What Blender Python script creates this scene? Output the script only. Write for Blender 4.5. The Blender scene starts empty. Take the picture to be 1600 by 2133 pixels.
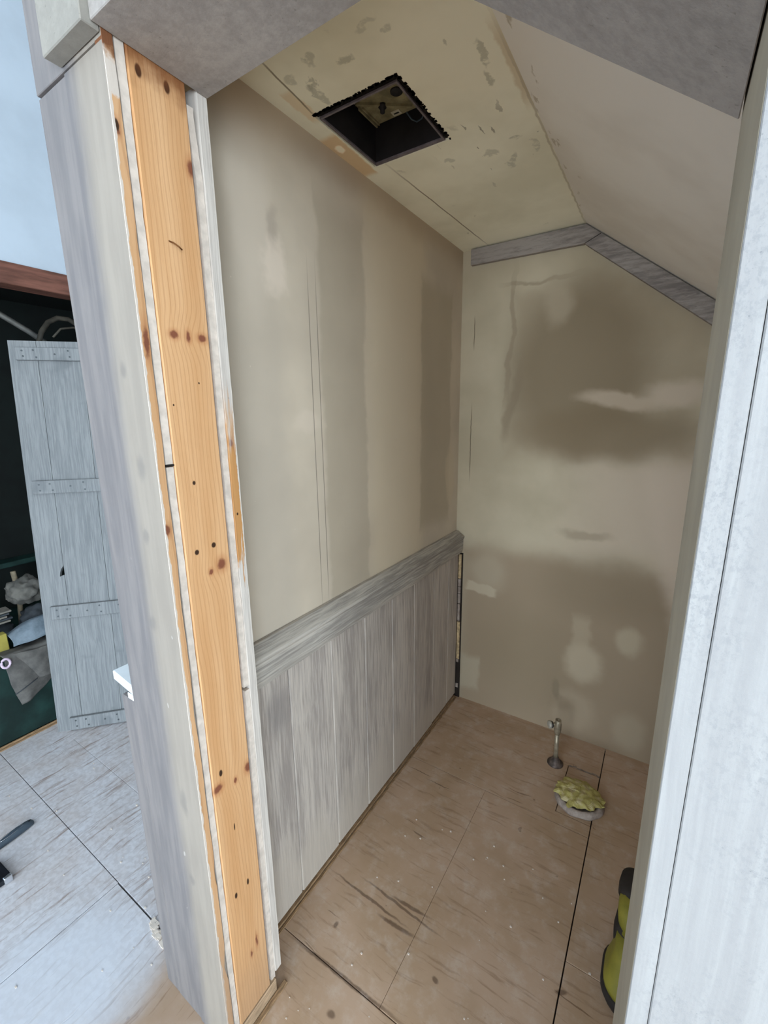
import bpy, bmesh, math, random
from mathutils import Vector, Matrix, noise as mnoise

random.seed(7)
sc = bpy.context.scene
COL = sc.collection

# ------------------------------------------------------------------ camera
F_PX = 901.77
cam_d = bpy.data.cameras.new('camera')
cam = bpy.data.objects.new('camera', cam_d)
COL.objects.link(cam)
cam_d.sensor_fit = 'HORIZONTAL'
cam_d.sensor_width = 36.0
cam_d.lens = F_PX / 1600.0 * 36.0
cam_d.clip_start = 0.02
_r = Vector((0.84092495, 0.54100229, -0.01271769))
_u = Vector((-0.10769182, 0.19033301, 0.97579497))
_f = Vector((-0.53032791, 0.81920075, -0.2183173))
_m = Matrix.Identity(4)
for i in range(3):
    _m[i][0] = _r[i]; _m[i][1] = _u[i]; _m[i][2] = -_f[i]
_m[0][3], _m[1][3], _m[2][3] = 0.85881, -0.41627, 1.53796
cam.matrix_world = _m
sc.camera = cam

# ------------------------------------------------------------------ world, daylight, exposure
w = bpy.data.worlds.new('daylight_world')
sc.world = w
w.use_nodes = True
w.node_tree.nodes['Background'].inputs[0].default_value = (0.75, 0.87, 1.0, 1)
w.node_tree.nodes['Background'].inputs[1].default_value = 1.0
sc.view_settings.view_transform = 'Standard'
sc.view_settings.look = 'None'
sc.view_settings.gamma = 1.0
sc.view_settings.use_curve_mapping = False
sc.view_settings.exposure = 0.54
sc.cycles.max_bounces = 14
sc.cycles.diffuse_bounces = 10


def window_light(name, loc, rot, sx, sy, power, colour):
    """daylight coming through a window opening of the room"""
    l = bpy.data.lights.new(name, 'AREA')
    l.shape = 'RECTANGLE'; l.size = sx; l.size_y = sy
    l.energy = power; l.color = colour
    o = bpy.data.objects.new(name, l)
    COL.objects.link(o)
    o.location = loc; o.rotation_euler = rot
    return o


# unseen windows behind and right of camera, stretched floor-deep to light the alcove ceiling
window_light('window_daylight_rear', (.90, -5.53, 1.14), (math.radians(90), 0, math.radians(0)), 3.2, 2.2, 165, (0.745, 0.885, 1.0))
window_light('window_daylight_side', (3.53, -2.7, 1.14), (math.radians(90), 0, math.radians(90)), 2.2, 2.2, 165, (0.745, 0.885, 1.0))

# ------------------------------------------------------------------ material helpers


def lin(c):
    r = []
    for v in c:
        v = v / 255.0
        r.append(v / 12.92 if v <= 0.04045 else ((v + 0.055) / 1.055) ** 2.4)
    return (r[0], r[1], r[2], 1.0)


# colour gains carrying light balance: room-side surfaces darkened, alcove ceilings lightened
GAIN = {
    'plaster_left_wall': (1.07, .965, .865), 'plaster_back_wall': (.86, .80, .70), 'scraped_ceiling_paint': (1.60, 1.72, 1.90),
    'sloping_ceiling_plaster': (1.38, 1.48, 1.58), 'sanded_grey_header_paint': (1.10, 1.04, .98), 'whitewashed_panel_boards': (.93, .84, .76),
    'brushed_grey_dado_paint': (1.04, .96, .87), 'plywood_floor_alcove': (1.20, 1.27, 1.36), 'dusty_plywood_floor': (.98, 1.03, 1.12), 'grey_lining_paint': (1.35, 1.24, 1.06),
    'sanded_white_boards': (.46, .43, .41), 'grey_primer_paint': (.64, .565, .52), 'pale_grey_lintel_paint': (.70, .64, .58),
    'raw_pine_stud': (.92, .86, .84), 'raw_cladding_edge': (.80, .76, .74), 'painted_inner_cladding_edge': (.80, .76, .72),
    'broken_plasterboard_edge': (.80, .77, .74), 'pale_blue_grey_door_paint': (.56, .51, .48), 'white_room_wall': (.74, .76, .79),
    'sanded_grey_trim_paint': (.86, .81, .76),
}


class NT:
    def __init__(s, name, rough=0.8, world=True, spec=0.3):
        s.m = bpy.data.materials.new(name)
        s.m.use_nodes = True
        s.t = s.m.node_tree
        s.b = s.t.nodes['Principled BSDF']
        s.b.inputs['Roughness'].default_value = rough
        s.b.inputs['Specular IOR Level'].default_value = spec
        if world:
            s.P = s.t.nodes.new('ShaderNodeNewGeometry').outputs['Position']
        else:
            s.P = s.t.nodes.new('ShaderNodeTexCoord').outputs['Object']

    def put(s, sock, v):
        if hasattr(v, 'is_output'):
            s.t.links.new(v, sock)
        else:
            sock.default_value = v

    def n(s, typ, **kw):
        nd = s.t.nodes.new(typ)
        for k, v in kw.items():
            setattr(nd, k, v)
        return nd

    def math(s, op, a, b=0.0, clamp=False):
        nd = s.n('ShaderNodeMath', operation=op, use_clamp=clamp)
        s.put(nd.inputs[0], a); s.put(nd.inputs[1], b)
        return nd.outputs[0]

    def vm(s, op, a, b=(0, 0, 0)):
        nd = s.n('ShaderNodeVectorMath', operation=op)
        s.put(nd.inputs[0], a); s.put(nd.inputs[1], b)
        return nd.outputs['Value'] if op in ('LENGTH', 'DOT_PRODUCT') else nd.outputs['Vector']

    def sep(s, v):
        nd = s.n('ShaderNodeSeparateXYZ'); s.put(nd.inputs[0], v)
        return nd.outputs

    def comb(s, x, y, z):
        nd = s.n('ShaderNodeCombineXYZ')
        s.put(nd.inputs[0], x); s.put(nd.inputs[1], y); s.put(nd.inputs[2], z)
        return nd.outputs[0]

    def scale(s, v, sc3):
        return s.vm('MULTIPLY', v, sc3)

    def noise(s, v, scale=5.0, detail=4.0, rough=0.55, dist=0.0):
        nd = s.n('ShaderNodeTexNoise')
        s.put(nd.inputs['Vector'], v)
        nd.inputs['Scale'].default_value = scale
        nd.inputs['Detail'].default_value = detail
        nd.inputs['Roughness'].default_value = rough
        nd.inputs['Distortion'].default_value = dist
        return nd.outputs['Fac'], nd.outputs['Color']

    def mr(s, v, a, b, c=0.0, d=1.0, smooth=True):
        nd = s.n('ShaderNodeMapRange')
        nd.interpolation_type = 'SMOOTHSTEP' if smooth else 'LINEAR'
        s.put(nd.inputs[0], v)
        for i, q in enumerate((a, b, c, d)):
            nd.inputs[i + 1].default_value = q
        return nd.outputs[0]

    def mix(s, fac, a, b, mode='MIX'):
        nd = s.n('ShaderNodeMix', data_type='RGBA', blend_type=mode)
        s.put(nd.inputs['Factor'], fac)
        s.put(nd.inputs['A'], a); s.put(nd.inputs['B'], b)
        return nd.outputs['Result']

    def warp(s, amp, scale, v=None):
        v = v if v is not None else s.P
        c = s.noise(v, scale, 3.0)[1]
        return s.vm('ADD', v, s.vm('MULTIPLY', s.vm('SUBTRACT', c, (0.5, 0.5, 0.5)), (amp, amp, amp)))

    def ell(s, v, c, r, rot=(0, 0, 0), soft=0.3):
        nd = s.n('ShaderNodeMapping', vector_type='TEXTURE')
        s.put(nd.inputs['Vector'], v)
        nd.inputs['Location'].default_value = c
        nd.inputs['Rotation'].default_value = rot
        nd.inputs['Scale'].default_value = r
        return s.mr(s.vm('LENGTH', nd.outputs[0]), 1 + soft, max(0.0, 1 - soft))

    def box(s, v, c, r, rot=(0, 0, 0), soft=0.1):
        nd = s.n('ShaderNodeMapping', vector_type='TEXTURE')
        s.put(nd.inputs['Vector'], v)
        nd.inputs['Location'].default_value = c
        nd.inputs['Rotation'].default_value = rot
        nd.inputs['Scale'].default_value = r
        x, y, z = s.sep(s.vm('ABSOLUTE', nd.outputs[0]))
        return s.mr(s.math('MAXIMUM', s.math('MAXIMUM', x, y), z), 1 + soft, max(0.0, 1 - soft))

    def fin(s, col, bump=None, strength=0.2, dist=0.002, rough=None):
        g = GAIN.get(s.m.name)
        if g:
            col = s.mix(1.0, col, (g[0], g[1], g[2], 1), 'MULTIPLY')
        s.put(s.b.inputs['Base Color'], col)
        if bump is not None:
            nd = s.n('ShaderNodeBump')
            nd.inputs['Strength'].default_value = strength
            nd.inputs['Distance'].default_value = dist
            s.put(nd.inputs['Height'], bump)
            s.t.links.new(nd.outputs[0], s.b.inputs['Normal'])
        if rough is not None:
            s.put(s.b.inputs['Roughness'], rough)
        return s.m


BIG = 50.0


def M_plain(name, c, rough=0.7, var=0.08, scale=20.0, world=False, metal=0.0, stretch=(1, 1, 1)):
    t = NT(name, rough, world)
    f, _ = t.noise(t.scale(t.P, stretch), scale, 5)
    a = lin(c)
    d = tuple(max(0, q * (1 - 2 * var)) for q in a[:3]) + (1,)
    l = tuple(min(1, q * (1 + 2 * var)) for q in a[:3]) + (1,)
    t.b.inputs['Metallic'].default_value = metal
    return t.fin(t.mix(t.mr(f, 0.3, 0.7), d, l), f, 0.15, 0.001)


# ---- plaster of the left wall (patchy filler, pencil lines)
def M_wall_left():
    t = NT('plaster_left_wall', 0.9)
    wv = t.warp(0.05, 9.0)
    w2 = t.warp(0.012, 30.0, wv)
    base = t.mix(t.mr(t.noise(t.P, 2.2, 4)[0], 0.35, 0.65), lin((188, 183, 172)), lin((203, 198, 186)))
    c = base
    c = t.mix(t.math('MULTIPLY', t.box(wv, (0, 1.02, 1.5), (BIG, .20, .75), soft=.35), .7), c, lin((211, 204, 184)))
    # darker filler bands
    c = t.mix(t.math('MULTIPLY', t.box(w2, (0, .70, 1.52), (BIG, .11, .60), soft=.10), .5), c, lin((163, 157, 142)))
    c = t.mix(t.math('MULTIPLY', t.box(w2, (0, 1.345, 1.55), (BIG, .145, .50), soft=.08), .55), c, lin((166, 160, 142)))
    c = t.mix(t.math('MULTIPLY', t.ell(wv, (0, 1.50, 1.25), (BIG, .05, .14), soft=.3), .7), c, lin((202, 195, 178)))
    c = t.mix(t.math('MULTIPLY', t.box(wv, (0, .36, 1.3), (BIG, .08, .6), soft=.5), .5), c, lin((178, 175, 168)))
    c = t.mix(t.math('MULTIPLY', t.box(wv, (0, .22, 1.9), (BIG, .10, .6), soft=.5), .7), c, lin((168, 164, 155)))
    c = t.mix(t.math('MULTIPLY', t.ell(wv, (0, .36, 2.02), (BIG, .06, .22), soft=.4), .5), c, lin((205, 201, 193)))
    c = t.mix(t.math('MULTIPLY', t.ell(t.warp(.09, 14.0), (0, .43, 1.90), (BIG, .040, .06), soft=.4), .7), c, lin((219, 213, 204)))
    c = t.mix(t.math('MULTIPLY', t.ell(t.warp(.09, 14.0), (0, .425, 1.985), (BIG, .022, .04), soft=.5), .5), c, lin((163, 157, 150)))
    c = t.mix(t.math('MULTIPLY', t.ell(w2, (0, .52, 1.52), (BIG, .05, .025), soft=.4), .5), c, lin((214, 208, 198)))
    # top joint to ceiling, brownish
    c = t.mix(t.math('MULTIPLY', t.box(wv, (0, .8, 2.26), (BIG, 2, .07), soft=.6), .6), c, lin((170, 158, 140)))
    # pencil lines
    for y in (.546, .578):
        c = t.mix(t.math('MULTIPLY', t.box(t.warp(.002, 4.0), (0, y, 1.44), (BIG, .0013, .43), soft=.3), .75), c, lin((92, 88, 84)))
    sp, _ = t.noise(t.P, 60, 2)
    c = t.mix(t.math('MULTIPLY', t.mr(sp, .76, .8), .35), c, lin((226, 222, 214)))
    b, _ = t.noise(t.P, 25, 6)
    return t.fin(c, b, 0.12, 0.003)


# ---- back wall: bare plaster patches
def M_wall_back():
    t = NT('plaster_back_wall', 0.9)
    wv = t.warp(0.09, 5.0)
    w2 = t.warp(0.02, 22.0, wv)
    c = t.mix(t.mr(t.noise(t.P, 2.5, 4)[0], .35, .65), lin((188, 180, 163)), lin((202, 194, 178)))
    pink = lin((214, 202, 192))
    dark = lin((148, 136, 117))
    c = t.mix(t.math('MULTIPLY', t.box(wv, (1.0, 0, 1.15), (.42, BIG, .22), soft=.5), .75), c, pink)
    # lower bare area
    c = t.mix(t.math('MULTIPLY', t.box(wv, (.62, 0, .42), (.60, BIG, .47), soft=.14), .85), c, lin((160, 144, 127)))
    c = t.mix(t.math('MULTIPLY', t.ell(wv, (.40, 0, .36), (.26, BIG, .26), soft=.7), .45), c, lin((140, 128, 108)))
    c = t.mix(t.math('MULTIPLY', t.ell(wv, (.66, 0, .78), (.25, BIG, .14), soft=.6), .45), c, lin((142, 130, 112)))
    # right pale band
    c = t.mix(t.math('MULTIPLY', t.box(wv, (1.07, 0, .86), (.16, BIG, .52), rot=(0, math.radians(-14), 0), soft=.25), .8), c, lin((218, 206, 196)))
    # upper dark patch
    c = t.mix(t.math('MULTIPLY', t.box(wv, (.60, 0, 1.70), (.36, BIG, .35), soft=.16), .6), c, lin((166, 154, 136)))
    c = t.mix(t.math('MULTIPLY', t.ell(wv, (.52, 0, 1.72), (.27, BIG, .34), soft=.35), .8), c, lin((134, 121, 102)))
    c = t.mix(t.math('MULTIPLY', t.ell(wv, (.62, 0, 1.45), (.32, BIG, .10), soft=.4), .7), c, lin((138, 124, 104)))
    # frame line round it
    c = t.mix(t.math('MULTIPLY', t.box(w2, (.235, 0, 1.85), (.010, BIG, .24), rot=(0, math.radians(2), 0), soft=.5), .55), c, lin((150, 138, 122)))
    c = t.mix(t.math('MULTIPLY', t.box(w2, (.34, 0, 2.085), (.11, BIG, .006), soft=.8), .45), c, lin((135, 122, 106)))
    c = t.mix(t.math('MULTIPLY', t.ell(w2, (.255, 0, 1.58), (.022, BIG, .16), rot=(0, math.radians(10), 0), soft=.5), .55), c, lin((142, 130, 114)))
    # pale strokes
    c = t.mix(t.math('MULTIPLY', t.ell(w2, (.42, 0, 1.98), (.05, BIG, .09), soft=.5), .6), c, lin((186, 176, 160)))
    c = t.mix(t.math('MULTIPLY', t.ell(w2, (.68, 0, 1.585), (.14, BIG, .035), rot=(0, math.radians(7), 0), soft=.4), .8), c, lin((200, 187, 174)))
    c = t.mix(t.math('MULTIPLY', t.ell(w2, (.88, 0, 1.60), (.10, BIG, .05), rot=(0, math.radians(8), 0), soft=.5), .7), c, pink)
    c = t.mix(t.math('MULTIPLY', t.ell(w2, (.64, 0, .39), (.072, BIG, .085), soft=.42), .75), c, lin((196, 186, 170)))
    c = t.mix(t.math('MULTIPLY', t.box(w2, (.62, 0, .53), (.038, BIG, .10), soft=.35), .6), c, lin((188, 177, 160)))
    c = t.mix(t.math('MULTIPLY', t.ell(w2, (.82, 0, .555), (.055, BIG, .060), soft=.42), .7), c, lin((196, 187, 170)))
    c = t.mix(t.math('MULTIPLY', t.box(w2, (.135, 0, .66), (.075, BIG, .026), rot=(0, math.radians(6), 0), soft=.2), .8), c, lin((200, 190, 174)))
    c = t.mix(t.math('MULTIPLY', t.ell(wv, (.17, 0, .76), (.10, BIG, .10), soft=.5), .6), c, lin((190, 181, 166)))
    c = t.mix(t.math('MULTIPLY', t.box(w2, (.09, 0, .17), (.055, BIG, .10), soft=.25), .7), c, lin((186, 178, 163)))
    c = t.mix(t.math('MULTIPLY', t.ell(w2, (.62, 0, .14), (.09, BIG, .10), soft=.4), .6), c, lin((186, 174, 158)))
    c = t.mix(t.math('MULTIPLY', t.ell(w2, (.86, 0, .12), (.07, BIG, .09), soft=.4), .6), c, lin((184, 174, 158)))
    c = t.mix(t.math('MULTIPLY', t.ell(w2, (.53, 0, .23), (.016, BIG, .055), soft=.4), .6), c, lin((136, 126, 110)))
    c = t.mix(t.math('MULTIPLY', t.ell(w2, (.60, 0, 1.02), (.09, BIG, .02), soft=.5), .45), c, lin((150, 138, 122)))
    # corner crack on the left
    c = t.mix(t.math('MULTIPLY', t.box(t.warp(.006, 18.), (.065, 0, 1.90), (.0016, BIG, .06), soft=.4), .8), c, lin((84, 74, 62)))
    c = t.mix(t.math('MULTIPLY', t.box(t.warp(.006, 18.), (.062, 0, 1.40), (.0018, BIG, .15), soft=.4), .8), c, lin((84, 74, 62)))
    b, _ = t.noise(t.P, 25, 6)
    return t.fin(c, b, 0.12, 0.003)


# ---- flat alcove ceiling: cream paint with scraped marks
def M_ceiling():
    t = NT('scraped_ceiling_paint', 0.9)
    w2 = t.warp(0.03, 20.0)
    c = t.mix(t.mr(t.noise(t.P, 3, 4)[0], .35, .65), lin((190, 180, 154)), lin((203, 193, 168)))
    f1, _ = t.noise(t.scale(w2, (1.0, .55, 1)), 13, 5, .6, .3)
    f2, _ = t.noise(t.vm('ADD', t.P, (3, 1, 0)), 4, 2)
    m = t.math('MULTIPLY', t.math('MULTIPLY', t.mr(f1, .65, .68), t.mr(f2, .48, .58)), t.mr(t.noise(t.P, 55, 4, .7)[0], .36, .52))
    c = t.mix(t.math('MULTIPLY', m, .6), c, lin((141, 134, 112)))
    f3, _ = t.noise(t.scale(w2, (6.0, 1.0, 1)), 9, 3, .5, .5)
    m3 = t.math('MULTIPLY', t.mr(f3, .68, .70), t.ell(t.P, (.38, .92, 2.25), (.13, .20, BIG), soft=.4))
    c = t.mix(t.math('MULTIPLY', m3, .8), c, lin((126, 117, 98)))
    rag = t.mr(t.noise(t.P, 55, 4, .7)[0], .36, .52)
    w3 = t.warp(.045, 26.0)
    for (x, y, a, b, r, q) in [(.113, .49, .011, .045, -10, .8), (.22, .445, .022, .014, 0, .8), (.16, .40, .02, .016, 20, .7),
                               (.46, .59, .008, .05, 3, .8), (.452, .66, .008, .03, -4, .8), (.335, .43, .015, .016, 0, .6), (.41, .52, .006, .012, 0, .7),
                               (.245, .90, .016, .02, 0, .6), (.44, .90, .02, .012, 10, .7), (.40, 1.0, .012, .05, 30, .7), (.36, .93, .02, .02, 0, .6),
                               (.47, .96, .01, .04, 0, .6), (.30, .40, .03, .01, 0, .5), (.09, .42, .02, .015, 0, .6)]:
        c = t.mix(t.math('MULTIPLY', t.math('MULTIPLY', t.ell(w3, (x, y, 2.25), (a * .8, b * .8, BIG), rot=(0, 0, math.radians(r)), soft=.25), rag), q * .8), c, lin((146, 140, 118)))
    # torn joint tape: brown bare paper
    br = lin((188, 166, 132))
    c = t.mix(t.math('MULTIPLY', t.box(w2, (.050, .50, 2.25), (.016, .055, BIG), soft=.2), .8), c, br)
    c = t.mix(t.math('MULTIPLY', t.box(t.warp(.012, 40.), (.018, .725, 2.25), (.028, .105, BIG), rot=(0, 0, math.radians(2)), soft=.12), .9), c, lin((183, 153, 112)))
    c = t.mix(t.math('MULTIPLY', t.ell(w2, (.02, .68, 2.25), (.012, .016, BIG), soft=.3), .8), c, lin((222, 206, 178)))
    c = t.mix(t.math('MULTIPLY', t.box(w2, (.505, .66, 2.25), (.010, .12, BIG), soft=.35), .8), c, lin((180, 162, 132)))
    # board joint cracks
    for (x, y, hl, r) in [(.104, 1.205, .31, -2.4), (.066, .44, .09, 6)]:
        c = t.mix(t.math('MULTIPLY', t.box(t.warp(.006, 14.), (x, y, 2.25), (.0022, hl, BIG), rot=(0, 0, math.radians(r)), soft=.5), .85), c, lin((104, 88, 66)))
    c = t.mix(t.math('MULTIPLY', t.box(t.warp(.012, 20.), (.508, 1.1, 2.25), (.003, .5, BIG), soft=.5), .5), c, lin((128, 112, 88)))
    b, _ = t.noise(t.P, 22, 6)
    return t.fin(c, t.math('SUBTRACT', b, m), 0.2, 0.003)


def M_slope():
    t = NT('sloping_ceiling_plaster', 0.9)
    c = t.mix(t.mr(t.noise(t.P, 3, 4)[0], .35, .65), lin((194, 182, 168)), lin((204, 193, 180)))
    f, _ = t.noise(t.scale(t.warp(.03, 20), (1, .35, 1)), 26, 5)
    m = t.math('MULTIPLY', t.mr(f, .6, .66), t.box(t.P, (.53, .9, 2.25), (.03, .8, BIG), soft=.5))
    c = t.mix(t.math('MULTIPLY', m, .7), c, lin((150, 134, 110)))
    b, _ = t.noise(t.P, 25, 6)
    return t.fin(c, b, 0.12, 0.003)


# ---- sanded, chalky grey paint (header, trims)
def M_sanded(name, a, b, scale=55.0, stretch=(1, 1, 1), world=True, contrast=(.35, .65)):
    t = NT(name, 0.85, world)
    v = t.scale(t.P, stretch)
    f, _ = t.noise(v, scale, 6, .7)
    g, _ = t.noise(v, scale * .12, 3)
    c = t.mix(t.mr(t.math('ADD', t.math('MULTIPLY', f, .6), t.math('MULTIPLY', g, .4)), *contrast), lin(a), lin(b))
    sp, _ = t.noise(v, scale * 2.2, 2)
    c = t.mix(t.math('MULTIPLY', t.mr(sp, .68, .74), .4), c, lin(tuple(max(0, q - 45) for q in a)))
    return t.fin(c, f, 0.25, 0.0015)


# ---- grey painted front boards of the wall
def M_front_paint():
    t = NT('grey_primer_paint', 0.62)
    v = t.scale(t.P, (1, 1, .10))
    f, _ = t.noise(v, 38, 4, .6)
    x, y, z = t.sep(t.P)
    wx = t.math('ADD', x, t.math('MULTIPLY', t.math('SUBTRACT', t.noise(t.scale(t.P, (.5, 1, .25)), 12, 3)[0], .5), .04))
    c = t.mix(t.mr(f, .35, .65), lin((172, 170, 163)), lin((182, 180, 172)))
    viol = t.mix(t.mr(f, .35, .65), lin((136, 138, 143)), lin((154, 155, 158)))
    c = t.mix(t.mr(wx, .055, .005), c, viol)
    for (px, pz, rx, rz) in [(.055, 1.62, .010, .012), (.07, 1.45, .012, .02), (.035, 1.14, .012, .015), (.06, .72, .012, .03), (.05, .50, .01, .015), (.055, 1.32, .009, .012)]:
        c = t.mix(t.math('MULTIPLY', t.ell(t.warp(.02, 30.), (px, 0, pz), (rx, BIG, rz), soft=.6), .45), c, lin((132, 134, 136)))
    sp, _ = t.noise(t.scale(t.P, (1, 1, .5)), 45, 1)
    c = t.mix(t.math('MULTIPLY', t.mr(sp, .78, .80), .7), c, lin((226, 228, 228)))
    return t.fin(c, f, .15, .0015)


# ---- raw pine; knots and screw holes listed as (y, z, ry, rz)
def M_pine(name, knots=(), holes=(), light=(222, 182, 136), mid=(208, 163, 114), dark=(182, 134, 90), freq=290.0):
    t = NT(name, 0.6)
    P = t.P
    x, y, z = t.sep(P)
    yy = t.math('ADD', y, t.math('MULTIPLY', t.math('SUBTRACT', t.noise(t.scale(P, (4, 4, 1.1)), 2.0, 2)[0], .5), .035))
    for (ky, kz, ry, rz) in knots:
        m = t.ell(P, (0, ky, kz), (BIG, ry * 3.0, rz * 3.4), soft=.95)
        yy = t.math('ADD', yy, t.math('MULTIPLY', m, .006))
    band = t.math('SINE', t.math('MULTIPLY', t.math('ADD', yy, t.math('MULTIPLY', x, .3)), freq * 2.6))
    fine, _ = t.noise(t.scale(P, (120, 160, 3)), 3.0, 3)
    c = t.mix(t.mr(t.noise(t.scale(P, (4, 14, 1)), 1.6, 3)[0], .3, .7), lin(light), lin(mid))
    c = t.mix(t.math('MULTIPLY', t.mr(band, .5, 1.0), .40), c, lin(dark))
    c = t.mix(t.math('MULTIPLY', t.mr(fine, .5, .7), .22), c, lin(dark))
    for (ky, kz, ry, rz) in knots:
        c = t.mix(t.math('MULTIPLY', t.ell(t.warp(.004, 60.), (0, ky, kz), (BIG, ry * 1.2, rz * 1.3), soft=.5), .4), c, lin((170, 104, 58)))
        c = t.mix(t.ell(t.warp(.010, 70.), (0, ky, kz), (BIG, ry * .72, rz * .72), soft=.4), c, lin((132, 82, 60)))
    for (ky, kz, ry, rz) in holes:
        c = t.mix(t.ell(P, (0, ky, kz), (BIG, ry, rz), soft=.25), c, lin((62, 42, 28)))
    return t, c, fine


def M_stud():
    kn = [(.061, 1.679, .010, .008), (.088, 1.679, .006, .011), (.116, 1.680, .011, .008), (.110, 1.245, .013, .015),
          (.084, 1.236, .006, .007), (.045, .748, .014, .012), (.126, .742, .010, .016), (.090, .735, .005, .009),
          (.128, 1.955, .010, .016), (.103, .240, .004, .022), (.085, .220, .004, .012)]
    ho = [(.050, 2.056, .005, .009), (.096, 2.058, .005, .009), (.068, 1.418, .003, .004), (.096, 1.289, .0048, .0055),
          (.058, 1.284, .0045, .0052), (.095, .438, .0030, .009), (.060, .435, .0035, .008), (.056, .781, .004, .008),
          (.045, 1.56, .0015, .002), (.10, 1.60, .0015, .002), (.075, .62, .0015, .01)]
    t, c, f = M_pine('raw_pine_stud', kn, ho)
    x, y, z = t.sep(t.P)
    # brown stain plus painted soffit shade at the top, and dust near the floor
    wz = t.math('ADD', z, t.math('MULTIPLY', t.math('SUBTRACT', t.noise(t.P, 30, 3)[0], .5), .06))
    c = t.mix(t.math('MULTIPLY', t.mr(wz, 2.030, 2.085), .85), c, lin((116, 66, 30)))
    c = t.mix(t.math('MULTIPLY', t.mr(wz, .30, .04), .45), c, lin((160, 134, 108)))
    return t.fin(c, f, .2, .001)


def M_clad_edge():
    t, c, f = M_pine('raw_cladding_edge', [(.006, 1.963, .005, .012), (.004, 1.34, .008, .012), (.010, 1.66, .006, .03)],
                     [(.006, 1.965, .003, .008)], light=(224, 182, 138), mid=(212, 168, 122), dark=(178, 130, 88), freq=150)
    x, y, z = t.sep(t.P)
    ny = t.math('ADD', y, t.math('MULTIPLY', t.math('SUBTRACT', t.noise(t.scale(t.P, (1, 1, .5)), 70, 4)[0], .5), .009))
    wht = lin((222, 214, 204))
    c = t.mix(t.mr(ny, .0042, .0032), c, wht)
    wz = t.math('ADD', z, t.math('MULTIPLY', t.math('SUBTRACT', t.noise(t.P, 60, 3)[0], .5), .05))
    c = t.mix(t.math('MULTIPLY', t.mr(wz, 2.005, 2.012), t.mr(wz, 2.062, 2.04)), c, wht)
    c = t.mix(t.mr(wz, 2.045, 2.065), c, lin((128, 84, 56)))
    c = t.mix(t.math('MULTIPLY', t.mr(wz, .5, .2), .5), c, lin((170, 146, 124)))
    return t.fin(c, f, .3, .001)


def M_clad_edge_inner():
    t, c, f = M_pine('painted_inner_cladding_edge', [(.160, 1.488, .006, .010)], [(.160, 1.34, .002, .003), (.158, 1.60, .0016, .002), (.164, 1.575, .0016, .002), (.166, 1.225, .0016, .002), (.160, .78, .002, .004)],
                     light=(214, 164, 108), mid=(200, 148, 92), freq=120)
    x, y, z = t.sep(t.P)
    wz = t.math('ADD', z, t.math('MULTIPLY', t.math('SUBTRACT', t.noise(t.scale(t.P, (1, 60, 6)), 3, 3)[0], .5), .25))
    wht = t.mix(t.mr(t.noise(t.scale(t.P, (1, 90, 3)), 3, 3)[0], .35, .65), lin((206, 201, 196)), lin((228, 224, 219)))
    bare = t.math('MULTIPLY', t.mr(wz, 1.225, 1.26), t.mr(wz, 1.60, 1.46))
    c = t.mix(bare, wht, c)
    ny = t.math('ADD', y, t.math('MULTIPLY', t.math('SUBTRACT', t.noise(t.P, 80, 3)[0], .5), .006))
    c = t.mix(t.mr(ny, .1685, .1705), c, lin((226, 222, 216)))
    return t.fin(c, f, .3, .001)


# ---- brushed-out wash paint on panel boards, grain along an axis
def M_wash(name, dark, light, axis='z', scale=1.0, world=True, amt=.62):
    t = NT(name, 0.75, world)
    s = {'z': (60, 60, 2.0), 'y': (60, 2.0, 60), 'x': (2.0, 60, 60)}[axis]
    v = t.scale(t.vm('ADD', t.P, t.vm('MULTIPLY', t.vm('SUBTRACT', t.noise(t.P, 4, 2)[1], (.5, .5, .5)), (.02, .02, .02))), s)
    f, _ = t.noise(v, 2.6 * scale, 5, .65)
    s2 = {'z': (9, 9, .9), 'y': (9, .9, 9), 'x': (.9, 9, 9)}[axis]
    g, _ = t.noise(t.scale(t.P, s2), 1.3 * scale, 3, .6)
    m = t.mr(t.math('ADD', t.math('MULTIPLY', f, amt), t.math('MULTIPLY', g, 1 - amt)), .38, .62)
    c = t.mix(m, lin(dark), lin(light))
    return t, c, f, g


def M_panel():
    t, c, f, g = M_wash('whitewashed_panel_boards', (160, 157, 156), (203, 201, 198))
    x, y, z = t.sep(t.P)
    # fuller paint coat left along the bottom of the boards
    wz = t.math('ADD', z, t.math('MULTIPLY', t.math('SUBTRACT', t.noise(t.scale(t.P, (1, 3, 1)), 3, 3)[0], .5), .5))
    c = t.mix(t.math('MULTIPLY', t.mr(wz, .28, .10), .75), c, lin((196, 193, 187)))
    c = t.mix(t.math('MULTIPLY', t.ell(t.warp(.03, 12.), (0, .32, .72), (BIG, .035, .07), soft=.6), .55), c, lin((128, 127, 130)))
    return t.fin(c, f, .3, .0015)


def M_rail():
    t, c, f, g = M_wash('brushed_grey_dado_paint', (140, 139, 138), (188, 187, 184), 'y')
    return t.fin(c, f, .3, .0015)


def M_door():
    t, c, f, g = M_wash('pale_blue_grey_door_paint', (146, 156, 163), (172, 182, 188), 'z', 1.0, False, .8)
    k, _ = t.noise(t.P, 7, 3)
    c = t.mix(t.math('MULTIPLY', t.mr(k, .62, .72), .5), c, lin((128, 138, 146)))
    return t.fin(c, f, .35, .0015)


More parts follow.
